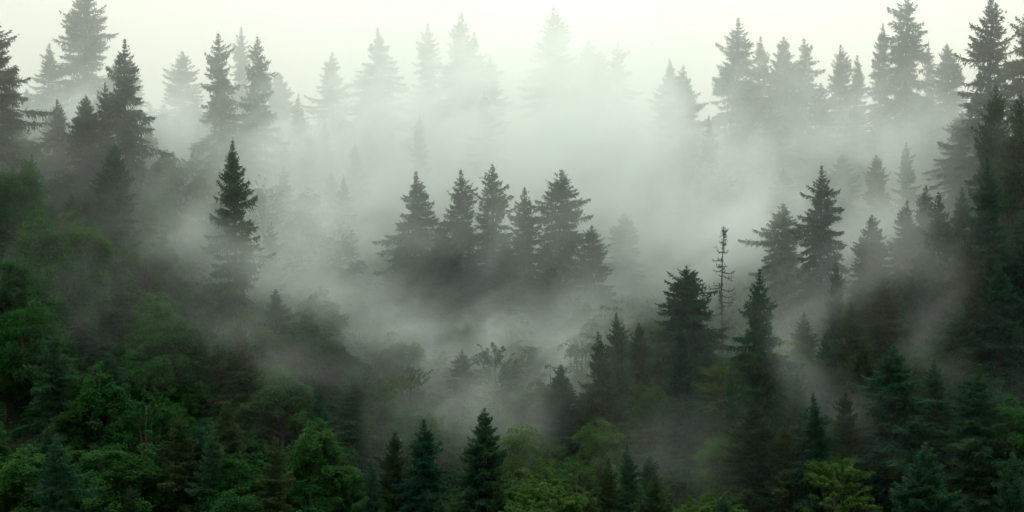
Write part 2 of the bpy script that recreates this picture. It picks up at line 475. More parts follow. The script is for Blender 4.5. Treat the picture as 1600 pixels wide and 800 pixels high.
hero('S', 790, 372, 306, 15, 1.1, 1, 'small green spruce in front of the tallest cluster spruce', None, 'centre')
hero('S', 855, 380, 306, 15, 1.1, 4, 'small dark spruce in front of the pale wide cluster spruce', None, 'centre')

# --- right slope, middle distance
hero('S', 1284, 256, 300, 25, 1.05, 6, 'lone well-shaped spruce with separate drooping tiers right of the dead tree', 'lone tiered spruce', 'right')
hero('S', 1217, 317, 312, 23, 1.1, 8, 'pale spruce with spreading upper arms behind the dark drooping spruce', 'pale spreading spruce', 'right')
hero('S', 1361, 334, 292, 20, 1.0, 5, 'dark short compact spruce right of the lone tiered spruce', 'dark compact spruce', 'right')
hero('S', 1414, 312, 302, 21, 0.95, 0, 'grey spruce in the row of tops between the compact spruce and the right edge', None, 'right')
hero('S', 1444, 288, 308, 23, 0.85, 7, 'thin-topped spruce rising behind the right-hand row of dark tops', 'thin-topped right spruce', 'right')
hero('S', 1469, 297, 272, 23, 1.0, 2, 'dark full spruce left of the blackest tall spruce on the right', 'dark full right spruce', 'right')
hero('S', 1501, 290, 286, 22, 0.9, 4, 'spruce showing its tip between the dark full one and the blackest tall one', None, 'right')
hero('S', 1543, 243, 266, 26, 0.95, 6, 'blackest tall spruce near the right edge with swept tiers', 'blackest tall right spruce', 'right')
hero('S', 1558, 127, 292, 27, 0.8, 3, 'dark spruce below the big corner spruce, seen from the shoulder up', 'dark shouldered spruce', 'right')
hero('S', 1589, 143, 278, 27, 0.8, 1, 'dark spruce by the right edge, tip level with the dark shouldered one', None, 'right')
hero('S', 1592, 328, 262, 21, 1.0, 5, 'short black spruce against the right edge beside the blackest tall one', None, 'right')
hero('S', 1303, 400, 272, 17, 0.62, 4, 'slender brownish spruce under the lone tiered spruce', 'slender brownish spruce', 'right')

hero('S', 1508, 368, 262, 20, 1.15, 1, 'black spruce low in front of the blackest tall one, on its left', None, 'right')
hero('S', 1562, 410, 256, 20, 1.2, 0, 'black spruce low in front of the blackest tall one, on its right', None, 'right')
hero('S', 1440, 392, 270, 18, 1.05, 5, 'dark spruce below the dark full one, at the left end of the black wall', None, 'right')
hero('S', 1255, 486, 268, 17, 1.0, 7, 'dim spruce filling the gap between the dark drooping and the slender brownish spruce', None, 'right')
hero('S', 1288, 520, 256, 17, 1.0, 0, 'dim spruce below the slender brownish spruce', None, 'right')
hero('S', 1345, 535, 254, 18, 1.0, 1, 'dim full spruce left of the tip of the large dim veiled spruce', None, 'right')
hero('S', 1425, 478, 266, 17, 1.0, 2, 'hazy spruce above the tip of the large dim veiled spruce', None, 'right')
hero('S', 1465, 560, 246, 19, 1.05, 4, 'spruce in the veil between the large dim and the large shadowy spruce', None, 'right')
hero('S', 1320, 610, 240, 17, 1.0, 3, 'dim spruce right beside the tip of the yellow-tipped spruce', None, 'right')
hero('S', 1500, 470, 256, 19, 1.1, 5, 'dark spruce at the foot of the black wall where the mist streak ends', None, 'right')
# --- right slope, nearer
hero('S', 1076, 413, 272, 22, 1.25, 9, 'broad twin-topped spruce with drooping fringes left of the dead tree', 'broad twin-topped spruce', 'right')
hero('S', 1068, 503, 246, 24, 0.85, 2, 'narrow dark spruce in front of the broad twin-topped one', 'narrow dark spruce', 'right')
hero('S', 1195, 418, 250, 26, 1.0, 6, 'dark green drooping spruce right of the dead tree, the sharpest on the slope', 'dark drooping spruce', 'right')
hero('D', 1130, 355, 280, 21, 1.0, 0, 'bare dead tree with curled twigs against bright fog', 'bare dead tree', 'right')
hero('S', 963, 487, 262, 19, 0.85, 0, 'pointed dark spruce, taller of the pair right of centre below the cluster', 'taller pair spruce below cluster', 'right')
hero('S', 940, 516, 255, 19, 0.9, 7, 'lower, nearer spruce of the dark pair right of centre below the cluster', None, 'right')
hero('S', 1000, 501, 266, 17, 0.75, 3, 'thin spruce in mist just right of the dark pair', None, 'right')
hero('S', 878, 568, 256, 15, 1.0, 5, 'blurry rounded spruce in drifting mist left of the dark pair', 'blurry rounded spruce', 'right')
hero('S', 1142, 574, 246, 15, 0.5, 4, 'thin spruce in front of the dark drooping spruce, on its left', None, 'right')
hero('S', 1172, 622, 232, 20, 1.15, 1, 'dim brown-green spruce below the dark drooping spruce', None, 'right')
hero('S', 1247, 578, 246, 17, 0.75, 2, 'small spruce low beside the dark drooping spruce, to its right', None, 'right')
hero('S', 1265, 612, 230, 22, 1.0, 6, 'spruce with yellowish tips at the bottom right of centre', 'yellow-tipped spruce', 'right')
hero('S', 1222, 650, 230, 18, 0.9, 7, 'dark spruce leaning against the left side of the yellow-tipped spruce', None, 'right')
hero('S', 1402, 538, 240, 24, 1.25, 8, 'large dim spruce with long arms in the thin veil of mist at right', 'large dim veiled spruce', 'right')
hero('S', 1526, 568, 236, 23, 1.25, 0, 'large shadowy spruce right of the veiled one', 'large shadowy spruce', 'right')
hero('S', 1432, 686, 212, 19, 1.2, 5, 'near black spruce at the bottom edge on the right', 'near black bottom spruce', 'right')
hero('S', 1382, 425, 278, 18, 1.1, 1, 'soft grey-green spruce wrapped in the veil below the dark compact spruce', None, 'right')
hero('S', 1330, 470, 266, 15, 1.0, 3, 'hazy spruce low between the slender brownish one and the veil', None, 'right')
hero('S', 1585, 700, 216, 18, 1.0, 2, 'black spruce in the bottom right corner', None, 'right')

# --- bottom
hero('S', 751, 634, 226, 22, 0.80, 5, 'sharp dark cone-shaped spruce near bottom centre', 'sharp bottom-centre spruce', 'bottom')
hero('S', 659, 653, 226, 21, 1.05, 6, 'open-tiered spruce left of the sharp one near bottom centre', 'open-tiered bottom spruce', 'bottom')
hero('S', 951, 714, 216, 17, 0.9, 7, 'left one of the three dark tops at the bottom edge right of centre', 'three dark bottom tops', 'bottom')
hero('S', 982, 693, 222, 18, 0.75, 0, 'tallest, slimmest of the three dark tops at the bottom edge', None, 'bottom')
hero('S', 1018, 737, 211, 17, 0.9, 1, 'right and nearest one of the three dark tops at the bottom edge', None, 'bottom')
hero('S', 1131, 771, 206, 15, 0.9, 5, 'tiny dark tip peeping over the bottom edge under the dim slope', None, 'bottom')
hero('S', 924, 768, 209, 15, 0.9, 3, 'low dark tip at the bottom edge left of the three dark tops', None, 'bottom')

# --- left slope, nearer spruces among the broadleaf trees
hero('S', 150, 412, 272, 20, 1.1, 0, 'shadowy spruce in thin mist beside the round domed tree', 'shadowy misty spruce', 'left')
hero('S', 180, 408, 278, 20, 1.0, 6, 'second shadowy spruce standing right behind the first in thin mist', None, 'left')
hero('S', 372, 500, 254, 18, 1.0, 3, 'dim spruce in front of the misty pale-leaved tree', 'dim spruce by the pale-leaved tree', 'left')
hero('S', 82, 512, 240, 21, 1.1, 2, 'dark spruce on the lower left under the edge dome', 'dark lower-left spruce', 'left')
hero('S', 290, 636, 226, 19, 1.0, 7, 'pointed dark spruce right of the big leafy dome at lower left', 'pointed lower-left spruce', 'left')
hero('S', 92, 676, 214, 18, 1.0, 8, 'near-black spruce in the bottom left corner', 'near-black corner spruce', 'left')
hero('S', 326, 662, 222, 17, 0.9, 4, 'thin dark spruce beside the pointed one at lower left', None, 'left')
hero('S', 430, 678, 222, 18, 1.0, 0, 'brownish dark spruce at the bottom between lower-left and centre', 'brownish bottom spruce', 'left')
hero('S', 620, 672, 230, 16, 0.8, 3, 'small dim spruce left of the open-tiered bottom spruce', None, 'bottom')
hero('S', 585, 716, 222, 14, 0.8, 4, 'short spruce low left of the small dim one at the bottom', None, 'bottom')
hero('S', 722, 545, 274, 16, 1.2, 6, 'yellowish-grey spruce dissolving in drifting mist under the central cluster', 'dissolving yellowish spruce', 'centre')
hero('S', 548, 575, 250, 19, 1.1, 1, 'brownish spruce at the edge where the dark slope meets the mist', 'spruce at the mist edge', 'left')
hero('S', 500, 600, 240, 20, 1.0, 2, 'dark spruce left of the one at the mist edge', None, 'left')
hero('S', 432, 450, 270, 16, 1.0, 8, 'ragged leaning spruce tip right of the misty pale-leaved tree', None, 'left')
hero('S', 170, 548, 240, 17, 1.0, 5, 'dark spruce under the shadowy misty spruces', None, 'left')

# --- broadleaf trees
hero('B', 268, 456, 256, 17, 1.15, 0, 'round domed broadleaf tree with visible dark limbs on the left slope', 'round domed tree', 'leaf')
hero('B', 48, 440, 250, 17, 1.15, 1, 'dark round broadleaf dome near the left edge', 'dark edge dome', 'leaf')
hero('B', 192, 662, 226, 17, 1.3, 0, 'big leafy dome low on the left with two stacked layers', 'big leafy dome', 'leaf')
hero('B', 155, 538, 238, 14, 1.0, 2, 'mid green broadleaf tree above the big leafy dome', None, 'leaf')
hero('B', 228, 585, 234, 14, 1.0, 4, 'lighter yellow-green broadleaf tree right above the big leafy dome', 'lighter tree above the leafy dome', 'leaf')
hero('B', 388, 472, 264, 14, 1.05, 3, 'pale misty broadleaf tree in the bright wisp on the left slope', 'misty pale-leaved tree', 'leaf')
hero('B', 472, 474, 268, 14, 1.05, 1, 'dull green broadleaf tree right of the pale-leaved tree in mist', None, 'leaf')
hero('B', 440, 545, 250, 15, 1.1, 2, 'dark leafy tree below the wisp on the left slope', None, 'leaf')
hero('B', 330, 500, 258, 12, 1.0, 4, 'soft green tree squeezed between the round dome and the pale-leaved tree', None, 'leaf')
hero('B', 375, 738, 216, 14, 1.1, 1, 'dark leafy crown at the bottom edge beside the brownish spruce', None, 'leaf')
hero('B', 372, 672, 226, 14, 1.1, 0, 'dark leafy crown above the bottom edge right of the pointed spruce', None, 'leaf')
hero('B', 40, 665, 222, 15, 1.1, 2, 'dark leafy tree by the left edge near the bottom', None, 'leaf')
hero('B', 495, 620, 232, 14, 1.0, 2, 'blue-green leafy tree in shade left of bottom centre', None, 'leaf')
hero('B', 480, 770, 212, 12, 1.1, 1, 'low leafy crown on the bottom edge left of centre', None, 'leaf')
hero('B', 815, 640, 242, 14, 1.0, 5, 'thin leafy tree with bare limbs showing, in mist right of the sharp spruce', 'thin leafy tree with limbs', 'leaf')
hero('B', 1022, 572, 252, 14, 0.9, 6, 'bright fresh green tree between the dark pair and the narrow dark spruce', 'bright fresh green tree', 'leaf')
hero('B', 868, 728, 220, 12, 1.1, 7, 'yellow-green leafy tree at the bottom right of the sharp spruce', 'yellow-green bottom tree', 'leaf')
hero('B', 820, 755, 214, 11, 1.0, 6, 'fresh green tree at the bottom edge, lowest left of the yellow-green one', None, 'leaf')
hero('B', 1098, 752, 218, 11, 1.05, 7, 'feathery yellow-green bush at the bottom edge right of the dark tops', 'feathery bottom bush', 'leaf')
hero('B', 1305, 682, 226, 12, 1.0, 6, 'feathery bright green shrub beside the yellow-tipped spruce', 'feathery bright shrub', 'leaf')
hero('B', 935, 632, 242, 13, 0.9, 5, 'misty olive-green tree under the dark pair', None, 'leaf')
hero('B', 1140, 545, 264, 13, 1.0, 7, 'pale yellow-green tree in mist behind the narrow dark spruce', 'pale tree behind the narrow spruce', 'leaf')
hero('B', 1470, 505, 262, 14, 1.1, 3, 'hazy leafy tree in the veil on the right slope', 'hazy leafy tree in the veil', 'leaf')
hero('B', 1575, 595, 238, 14, 1.1, 1, 'dark green leafy tree at the right edge', 'leafy tree at the right edge', 'leaf')
hero('B', 1230, 510, 262, 13, 0.9, 3, 'light green tree showing right of the dark drooping spruce', None, 'leaf')
hero('B', 1120, 660, 236, 13, 0.9, 5, 'leafy tree in shade at the foot of the narrow dark spruce', None, 'leaf')
hero('B', 30, 225, 290, 15, 1.1, 1, 'dark leafy crown under the dark spruce at the left edge', None, 'leaf')
hero('B', 60, 292, 272, 15, 1.1, 2, 'green leafy crown on the upper left slope beside the edge', 'green crown on the upper left', 'leaf')
hero('B', 130, 300, 278, 14, 1.1, 3, 'lighter leafy crown at the foot of the left slope group', None, 'leaf')
hero('B', 40, 360, 260, 15, 1.15, 0, 'dark leafy crown above the dark edge dome', None, 'leaf')
hero('B', 110, 375, 268, 14, 1.1, 1, 'broad green crown in light mist above the shadowy misty spruces', None, 'leaf')
hero('B', 230, 362, 292, 14, 1.0, 3, 'misty leafy crown between the left group and the lone misty spruce', None, 'leaf')
hero('B', 322, 288, 330, 14, 1.0, 3, 'faint leafy crown under the tall grey pair of spruces', None, 'leaf')
hero('B', 500, 395, 320, 14, 1.1, 3, 'faint green tree in deep mist right of the lone misty spruce', None, 'leaf')

# ------------------------------------------------------------------ the hillside
YS = np.array([-4000, -300, 0, 60, 130, 180, 215, 260, 310, 360, 400, 430, 450, 500, 600, 800, 5000.0])
ZS = np.array([-70, 20, -4, -38, -62, -54, -41, -26, -9, 9, 20, 25, 24, 8, -30, -70, -70.0])


def base_z(Y):
    return np.interp(Y, YS, ZS)


hx = np.array([at(h['px'], h['py'], h['Y'])[0] for h in exec_heroes])
hy = np.array([h['Y'] for h in exec_heroes], float)
hz = np.array([at(h['px'], h['py'], h['Y'])[2] - h['H'] for h in exec_heroes])
hr = hz - base_z(hy)


def ground_z(x, y):
    x = np.asarray(x, float); y = np.asarray(y, float)
    d2 = ((x[..., None] - hx) / 13.0) ** 2 + ((y[..., None] - hy) / 15.0) ** 2
    wt = np.exp(-0.5 * d2)
    r = (wt * hr).sum(-1) / (wt.sum(-1) + 0.15)
    bump = 0.5 * np.sin(x * 0.11 + 1.3) * np.sin(y * 0.09) + 0.25 * np.sin(x * 0.31) * np.sin(y * 0.27 + 0.5)
    return base_z(y) + r + bump


def smooth_axis(lo, hi, fine_lo, fine_hi, step, nout):
    a = np.arange(fine_lo, fine_hi + 0.1, step)
    g = np.linspace(0, 1, nout) ** 2.2
    return np.unique(np.concatenate([fine_lo - g * (fine_lo - lo), a, fine_hi + g * (hi - fine_hi)]))


gx = smooth_axis(-4500, 4500, -170, 170, 2.5, 24)
gy = smooth_axis(-3500, 4800, 150, 520, 2.5, 30)
GX, GY = np.meshgrid(gx, gy)
GZ = ground_z(GX, GY)
me = bpy.data.meshes.new('hillside')
nx, ny = len(gx), len(gy)
V = np.column_stack([GX.ravel(), GY.ravel(), GZ.ravel()])
F = [(j * nx + i, j * nx + i + 1, (j + 1) * nx + i + 1, (j + 1) * nx + i) for j in range(ny - 1) for i in range(nx - 1)]
me.from_pydata(V.tolist(), [], F)
me.polygons.foreach_set('use_smooth', [True] * len(me.polygons))
m, n, out = new_mat('forest_floor')
tc = n.nodes.new('ShaderNodeTexCoord')
no = n.nodes.new('ShaderNodeTexNoise'); no.inputs['Scale'].default_value = 0.35; no.inputs['Detail'].default_value = 8
n.links.new(tc.outputs['Object'], no.inputs['Vector'])
cr = n.nodes.new('ShaderNodeValToRGB')
cr.color_ramp.elements[0].position = 0.35; cr.color_ramp.elements[0].color = (0.007, 0.015, 0.005, 1)
cr.color_ramp.elements[1].position = 0.7; cr.color_ramp.elements[1].color = (0.016, 0.022, 0.010, 1)
n.links.new(no.outputs['Fac'], cr.inputs[0])
p = n.nodes.new('ShaderNodeBsdfPrincipled'); p.inputs['Roughness'].default_value = 0.95
n.links.new(cr.outputs[0], p.inputs['Base Color'])
bp = n.nodes.new('ShaderNodeBump'); bp.inputs['Distance'].default_value = 0.4
n.links.new(no.outputs['Fac'], bp.inputs['Height']); n.links.new(bp.outputs[0], p.inputs['Normal'])
n.links.new(p.outputs[0], out.inputs['Surface'])
me.materials.append(m)
go = bpy.data.objects.new('hillside', me)
C.objects.link(go)
go['kind'] = 'structure'
go['label'] = 'steep forested hillside rising to a misty ridge'
go['category'] = 'hillside'

# ------------------------------------------------------------------ tree prototypes
SPR = [
    spruce_meshes(1, Rm=4.7, power=0.75, droop=0.55, gap=0.35, hang=0.55, ragged=0.28),
    spruce_meshes(2, Rm=4.9, power=0.68, droop=0.60, gap=0.25, hang=0.60, ragged=0.22, mat=M_SPRUCE_B),
    spruce_meshes(3, Rm=4.6, power=0.80, droop=0.50, gap=0.40, hang=0.50, ragged=0.30),
    spruce_meshes(4, Rm=4.8, power=0.72, droop=0.45, gap=0.30, hang=0.45, ragged=0.25, mat=M_SPRUCE_B),
    spruce_meshes(5, Rm=4.4, power=0.78, droop=0.40, gap=0.35, hang=0.40, ragged=0.30),
    spruce_meshes(6, Rm=4.7, power=0.66, droop=0.45, gap=0.12, hang=0.55, dens=1.3, ragged=0.16),
    spruce_meshes(7, Rm=5.0, power=0.82, droop=0.75, gap=0.48, hang=0.75, ragged=0.34),
    spruce_meshes(8, Rm=4.5, power=0.74, droop=0.55, gap=0.38, hang=0.55, ragged=0.32, mat=M_SPRUCE_B),
    spruce_meshes(9, Rm=5.0, power=0.60, droop=0.80, gap=0.52, hang=0.80, ragged=0.42),
    spruce_meshes(10, Rm=5.0, power=0.55, droop=0.70, gap=0.30, hang=0.80, ragged=0.25, tops=2),
    spruce_meshes(11, Rm=4.8, power=0.70, droop=0.65, gap=0.60, hang=0.60, ragged=0.48, mat=M_SPRUCE_B),
    spruce_meshes(12, Rm=4.3, power=0.88, droop=0.50, gap=0.30, hang=0.50, ragged=0.40),
    spruce_meshes(13, Rm=4.9, power=0.64, droop=0.85, gap=0.70, hang=0.90, ragged=0.50),
    spruce_meshes(14, Rm=4.7, power=0.76, droop=0.40, gap=0.45, hang=0.40, ragged=0.45, tops=2, mat=M_SPRUCE_B),
]
ALT = {0: 10, 1: 11, 2: 12, 3: 13, 6: 12, 7: 10, 4: 11}
BRO = [
    broad_meshes(21, H=15, Rx=5.6, mat=M_BROAD),
    broad_meshes(22, H=15, Rx=5.3, mat=M_BROAD, leaf=0.19, nclump=300),
    broad_meshes(23, H=15, Rx=4.8, mat=M_BROAD, leaf=0.26, nclump=210),
    broad_meshes(24, H=15, Rx=5.2, mat=M_MID, nclump=250),
    broad_meshes(25, H=15, Rx=5.0, style='spray', mat=M_BROAD, nclump=260, leaves=90),
    broad_meshes(26, H=15, Rx=5.0, mat=M_MID, nclump=120, leaves=110),
    broad_meshes(27, H=15, Rx=4.8, style='spray', mat=M_BRIGHT, nclump=250, leaves=90),
    broad_meshes(28, H=15, Rx=5.2, style='spray', mat=M_BRIGHT, nclump=260, leaves=80),
    broad_meshes(29, H=15, Rx=5.0, style='spray', mat=M_MID, nclump=260, leaves=85),
]
GROUP = {'ridge': 'spruces along the foggy ridge', 'left': 'spruces on the left slope', 'centre': 'spruces in and under the central cluster',
         'right': 'spruces on the right slope', 'bottom': 'spruces along the bottom edge', 'leaf': 'broadleaf trees on the slope'}


def plant(name, meshes, cat, label, group, x, y, z, sxy, sz, rz, wide=1.0):
    r = bpy.data.objects.new(name, None)
    C.objects.link(r)
    r.empty_display_size = 1
    r.location = (x, y, z)
    r.rotation_euler = (0, 0, rz)
    r.scale = (sxy, sxy, sz)
    r['label'] = label
    r['category'] = cat
    r['group'] = group
    for nm, md in zip(('trunk', 'crown'), meshes):
        c = bpy.data.objects.new(nm, md)
        C.objects.link(c)
        c.parent = r
    return r


placed = []     # px, py, Y, half width in px, name
for i, h in enumerate(exec_heroes):
    P = at(h['px'], h['py'], h['Y'])
    gz = float(ground_z(P[0], P[1]))
    H = P[2] - gz
    rz = rng.uniform(0, 2 * PI)
    h['z'] = gz; h['Hreal'] = H
    if h['kind'] == 'S':
        Hn = max(H, 8.0)
        pr = ALT.get(h['proto'], h['proto']) if i % 2 and h['zone'] in ('ridge', 'left') else h['proto']
        wk = {'ridge': 1.25, 'centre': 1.24, 'left': 1.10, 'right': 1.12, 'bottom': 1.18}[h['zone']]
        lx, ly = rng.normal(0, 0.014, 2)
        r = plant('spruce_tree', SPR[pr], 'spruce', h['label'], GROUP[h['zone']], P[0] - lx * Hn, P[1] - ly * Hn, P[2] - Hn, wk * h['wf'] * (0.55 * h['H'] + 0.45 * Hn) / 24.0, Hn / 24.15, rz)
        r.rotation_euler = (-ly, lx, rz)
        placed.append((h['px'], h['py'], h['Y'], h['wf'] * 0.15 * Hn / (K * h['Y']), H, h['zone']))
    elif h['kind'] == 'B':
        Hn = max(H, 6.5)
        plant('broadleaf_tree', BRO[h['proto']], 'tree', h['label'], GROUP['leaf'], P[0], P[1], P[2] - Hn, h['wf'] * 1.05, Hn / 15.6, rz)
        placed.append((h['px'], h['py'], h['Y'], h['wf'] * 5.0 / (K * h['Y']), H, h['zone']))
    else:
        # the dead tree: a bare pole with curled twigs
        r = bpy.data.objects.new('dead_tree', None)
        C.objects.link(r)
        r.location = (P[0], P[1], gz)
        r['label'] = h['label']; r['category'] = 'dead tree'
        tb = Tubes()
        zs = np.linspace(-0.5, H, 16)
        ax = lambda z: np.array([0.13 * math.sin(z * 0.33) + 0.04 * math.sin(z * 1.3) - 0.012 * (H - z), 0.08 * math.sin(z * 0.4 + 1), z])
        tb.add([ax(z) for z in zs], [0.20 * (1 - max(z, 0) / H) ** 0.8 + 0.03 for z in zs], 8)
        o = bpy.data.objects.new('trunk', tb.mesh('trunk', M_GREYBARK)); C.objects.link(o); o.parent = r
        rg = np.random.default_rng(77)
        for k in range(70):
            t = rg.uniform(0, 1) ** 1.1                # 0 at the top
            if t < 0.04: t += 0.03
            z = H - t * H * 0.72
            az = rg.uniform(0, 2 * PI)
            big = rg.uniform() < 0.35
            L = (0.4 + 2.6 * t ** 0.8) * (rg.uniform(0.8, 1.7) if big else rg.uniform(0.2, 0.6))
            if 0.03 < t < 0.16: L = rg.uniform(0.5, 0.95)
            ro = np.array([math.cos(az), math.sin(az), 0]); sd = np.array([-ro[1], ro[0], 0])
            curl = rg.uniform(0.3, 1.0); bend = rg.normal(0, 0.3)
            pts = []
            for s in np.linspace(0, 1, 7):
                pts.append(ax(z) + ro * L * (s - 0.25 * s ** 3) + sd * bend * L * s * s + np.array([0, 0, L * (-0.45 * s + curl * s ** 2.5)]) + rg.normal(0, 0.02, 3))
            b = Tubes()
            b.add(pts, list(np.linspace(0.085, 0.03, 7)), 5)
            for q in range(int(2 + 4 * L)):
                j = rg.integers(2, 7)
                d = norm(rg.normal(size=3) + np.array([0, 0, rg.uniform(-0.8, 0.8)]))
                l2 = rg.uniform(0.15, 0.45) * (0.6 + 0.4 * L)
                b.add([pts[j], pts[j] + d * l2 * 0.5, pts[j] + d * l2 + np.array([0, 0, rg.uniform(-0.12, 0.15)])], [0.04, 0.03, 0.018], 4)
            o = bpy.data.objects.new('branch', b.mesh('branch', M_GREYBARK)); C.objects.link(o); o.parent = r
        # the last needles, near the top
        n = 300
        t = rg.uniform(0, 1, n) ** 1.3
        P0 = np.array([ax(H - q * 3.4) for q in t]) + norm(np.column_stack([rg.normal(size=(n, 2)), np.zeros(n)])) * (rg.uniform(0, 1, n) * (0.10 + 0.65 * np.sin(np.clip(t * 1.15, 0, 1) * PI)))[:, None]
        D = norm(np.column_stack([rg.normal(0, 0.7, (n, 2)), rg.uniform(-0.3, 1, n)]))
        o = bpy.data.objects.new('crown', mesh_from_quads('crown', kites(P0, D, rg.uniform(0.12, 0.34, n), rg.uniform(0.05, 0.10, n), rg), M_SPRUCE_B, rg.uniform(0, 0.5, n)))
        C.objects.link(o); o.parent = r
        placed.append((h['px'], h['py'], h['Y'], 16, H, 'right'))

# ------------------------------------------------------------------ further trees that close the slope between the ones above
shorts = [(h['px'], h['py'], h['short']) for h in exec_heroes if h['short']]
used = set(h['label'] for h in exec_heroes)


def rel_label(px, py, desc):
    """Say which tree by the nearest landmark tree and the side it stands on."""
    cand = []
    for sx, sy, s in shorts:
        dx, dy = px - sx, py - sy
        d = math.hypot(dx, dy)
        if d < 18: continue
        far = 'just ' if d < 75 else ''
        if abs(dx) < 0.45 * abs(dy): rel = far + ('below' if dy > 0 else 'above')
        elif abs(dy) < 0.45 * abs(dx): rel = far + ('right of' if dx > 0 else 'left of')
        else: rel = far + ('below' if dy > 0 else 'above') + (' and right of' if dx > 0 else ' and left of')
        cand.append((d, f'{desc} {rel} the {s}'))
    cand.sort()
    for d, t in cand[:12]:
        if t not in used and d < 260:
            used.add(t); return t
    return None


frg = np.random.default_rng(42)
nfill = 0
rej = {}
for Y in np.arange(206, 440, 7.0):
    half = 800 * K * Y * 1.03
    x = -half + frg.uniform(0, 6)
    while x < half:
        y = Y + frg.uniform(-3, 3)
        xx = x + frg.uniform(-2, 2)
        x += 6.0 if Y < 320 else 9.0
        px = 800 + xx / (K * y)
        gz = float(ground_z(xx, y))
        left = px < 560 + frg.normal(0, 60)
        leafy = frg.uniform() < (0.48 if left else (0.50 if px < 1080 else 0.30))
        if 430 < px < 1010 and 225 < Y < 345: leafy = True
        if 150 < px < 600 and 235 < Y < 330: leafy = True
        if Y > 350: leafy = frg.uniform() < 0.15
        H0 = frg.uniform(9, 14) if leafy else frg.uniform(10, 17)
        if Y > 395: H0 = frg.uniform(8, 12)
        for H in (H0, 10.5, 8.0, 6.0):
            if H > H0: continue
            top = 400 - (gz + H) / (K * y)
            hw = (4.8 if leafy else 2.8) / (K * y)
            why = None
            if top > 795: why = 'low'
            hidden = 0
            for (qx, qy, qY, qw, qH, zone) in placed:
                dx = abs(qx - px)
                qh = qH / (K * qY)
                if dx < 0.45 * qw + 4 and abs(qY - y) < 4: why = 'near'; break
                if qY > y - 1:                                   # stands in front of q
                    vis = 0.62 if zone in ('ridge', 'centre', 'right', 'left') else 0.42
                    if px > 1080 and zone == 'right': vis = 0.85
                    if zone == 'left' and 330 < qx < 420 and qy < 230: vis = 0.9
                    if dx < 0.8 * hw + 0.6 * qw and top < qy + vis * qh: why = 'covers'; break
                else:                                            # stands behind q
                    if zone in ('ridge', 'centre', 'right') and not (560 < px < 1010 and 262 < y < 300) and dx < 0.7 * hw + qw and top < qy + 26: why = 'sticks out'; break
                    if dx < 0.55 * qw and top > qy + (0.30 if Y < 335 else 0.5) * qh: why = 'hidden'; break
            if not why: break
        if why: rej[why] = rej.get(why, 0) + 1; continue
        k = int(frg.integers(0, 1000))
        if leafy:
            proto = [0, 1, 2, 4][k % 4] if left or px > 1400 else [8, 3, 1, 8, 3, 5][k % 6]
            desc = {0: 'leafy round crown', 1: 'dense leafy crown', 2: 'small leafy tree', 4: 'feathery leafy tree', 3: 'lighter leafy tree', 5: 'thin leafy tree', 8: 'light feathery tree'}[proto]
        else:
            proto = k % 14
            if proto == 9: proto = 0
            desc = 'hazy spruce' if y > 300 else ('dark spruce' if px < 560 or px > 1350 else 'green spruce')
            if H < 12.5: desc = 'small ' + desc
        lab = rel_label(px, top, desc)
        if lab is None: rej['label'] = rej.get('label', 0) + 1; continue
        if leafy:
            plant('broadleaf_tree', BRO[proto], 'tree', lab, 'broadleaf trees on the slope', xx, y, gz, frg.uniform(0.85, 1.05) * (0.45 + 0.55 * H / 15.0), H / 15.0, frg.uniform(0, 6.28))
        else:
            plant('spruce_tree', SPR[proto], 'spruce', lab, 'smaller spruces filling the slope', xx, y, gz, H / 24 * frg.uniform(0.95, 1.25), H / 24, frg.uniform(0, 6.28))
        placed.append((px, top, y, hw, H, 'fill'))
        nfill += 1
print('heroes', len(exec_heroes), 'fill', nfill, rej)

# ------------------------------------------------------------------ undergrowth: uncountable low leaves over the slope
ug = np.random.default_rng(9)
nc = 30000
ux = ug.uniform(-1, 1, nc); uy = ug.uniform(196, 440, nc)
ux = ux * 800 * K * uy * 1.1
uz = ground_z(ux, uy)
per = 20
sc_ = ug.uniform(0.7, 1.9, nc)
d = norm(ug.normal(size=(nc, per, 3))); d[..., 2] = np.abs(d[..., 2])
P = np.stack([ux, uy, uz], -1)[:, None, :] + d * (sc_[:, None, None] * ug.uniform(0.4, 1.0, (nc, per, 1)))
P = P.reshape(-1, 3)
N = norm(np.array([0, 0, 1.0]) + ug.normal(0, 0.6, P.shape))
A = norm(np.cross(N, ug.normal(size=P.shape))); B = np.cross(N, A)
sz = ug.uniform(0.18, 0.42, (len(P), 1))
Q = np.stack([P - A * sz * 0.7, P + B * sz * 0.42, P + A * sz * 0.7, P - B * sz * 0.42], 1)
o = bpy.data.objects.new('undergrowth', mesh_from_quads('undergrowth', Q, M_UNDER, np.repeat(ug.uniform(0, 0.7, nc), per)))
C.objects.link(o)
o['kind'] = 'stuff'
o['label'] = 'low green undergrowth covering the ground under the trees'
o['category'] = 'undergrowth'

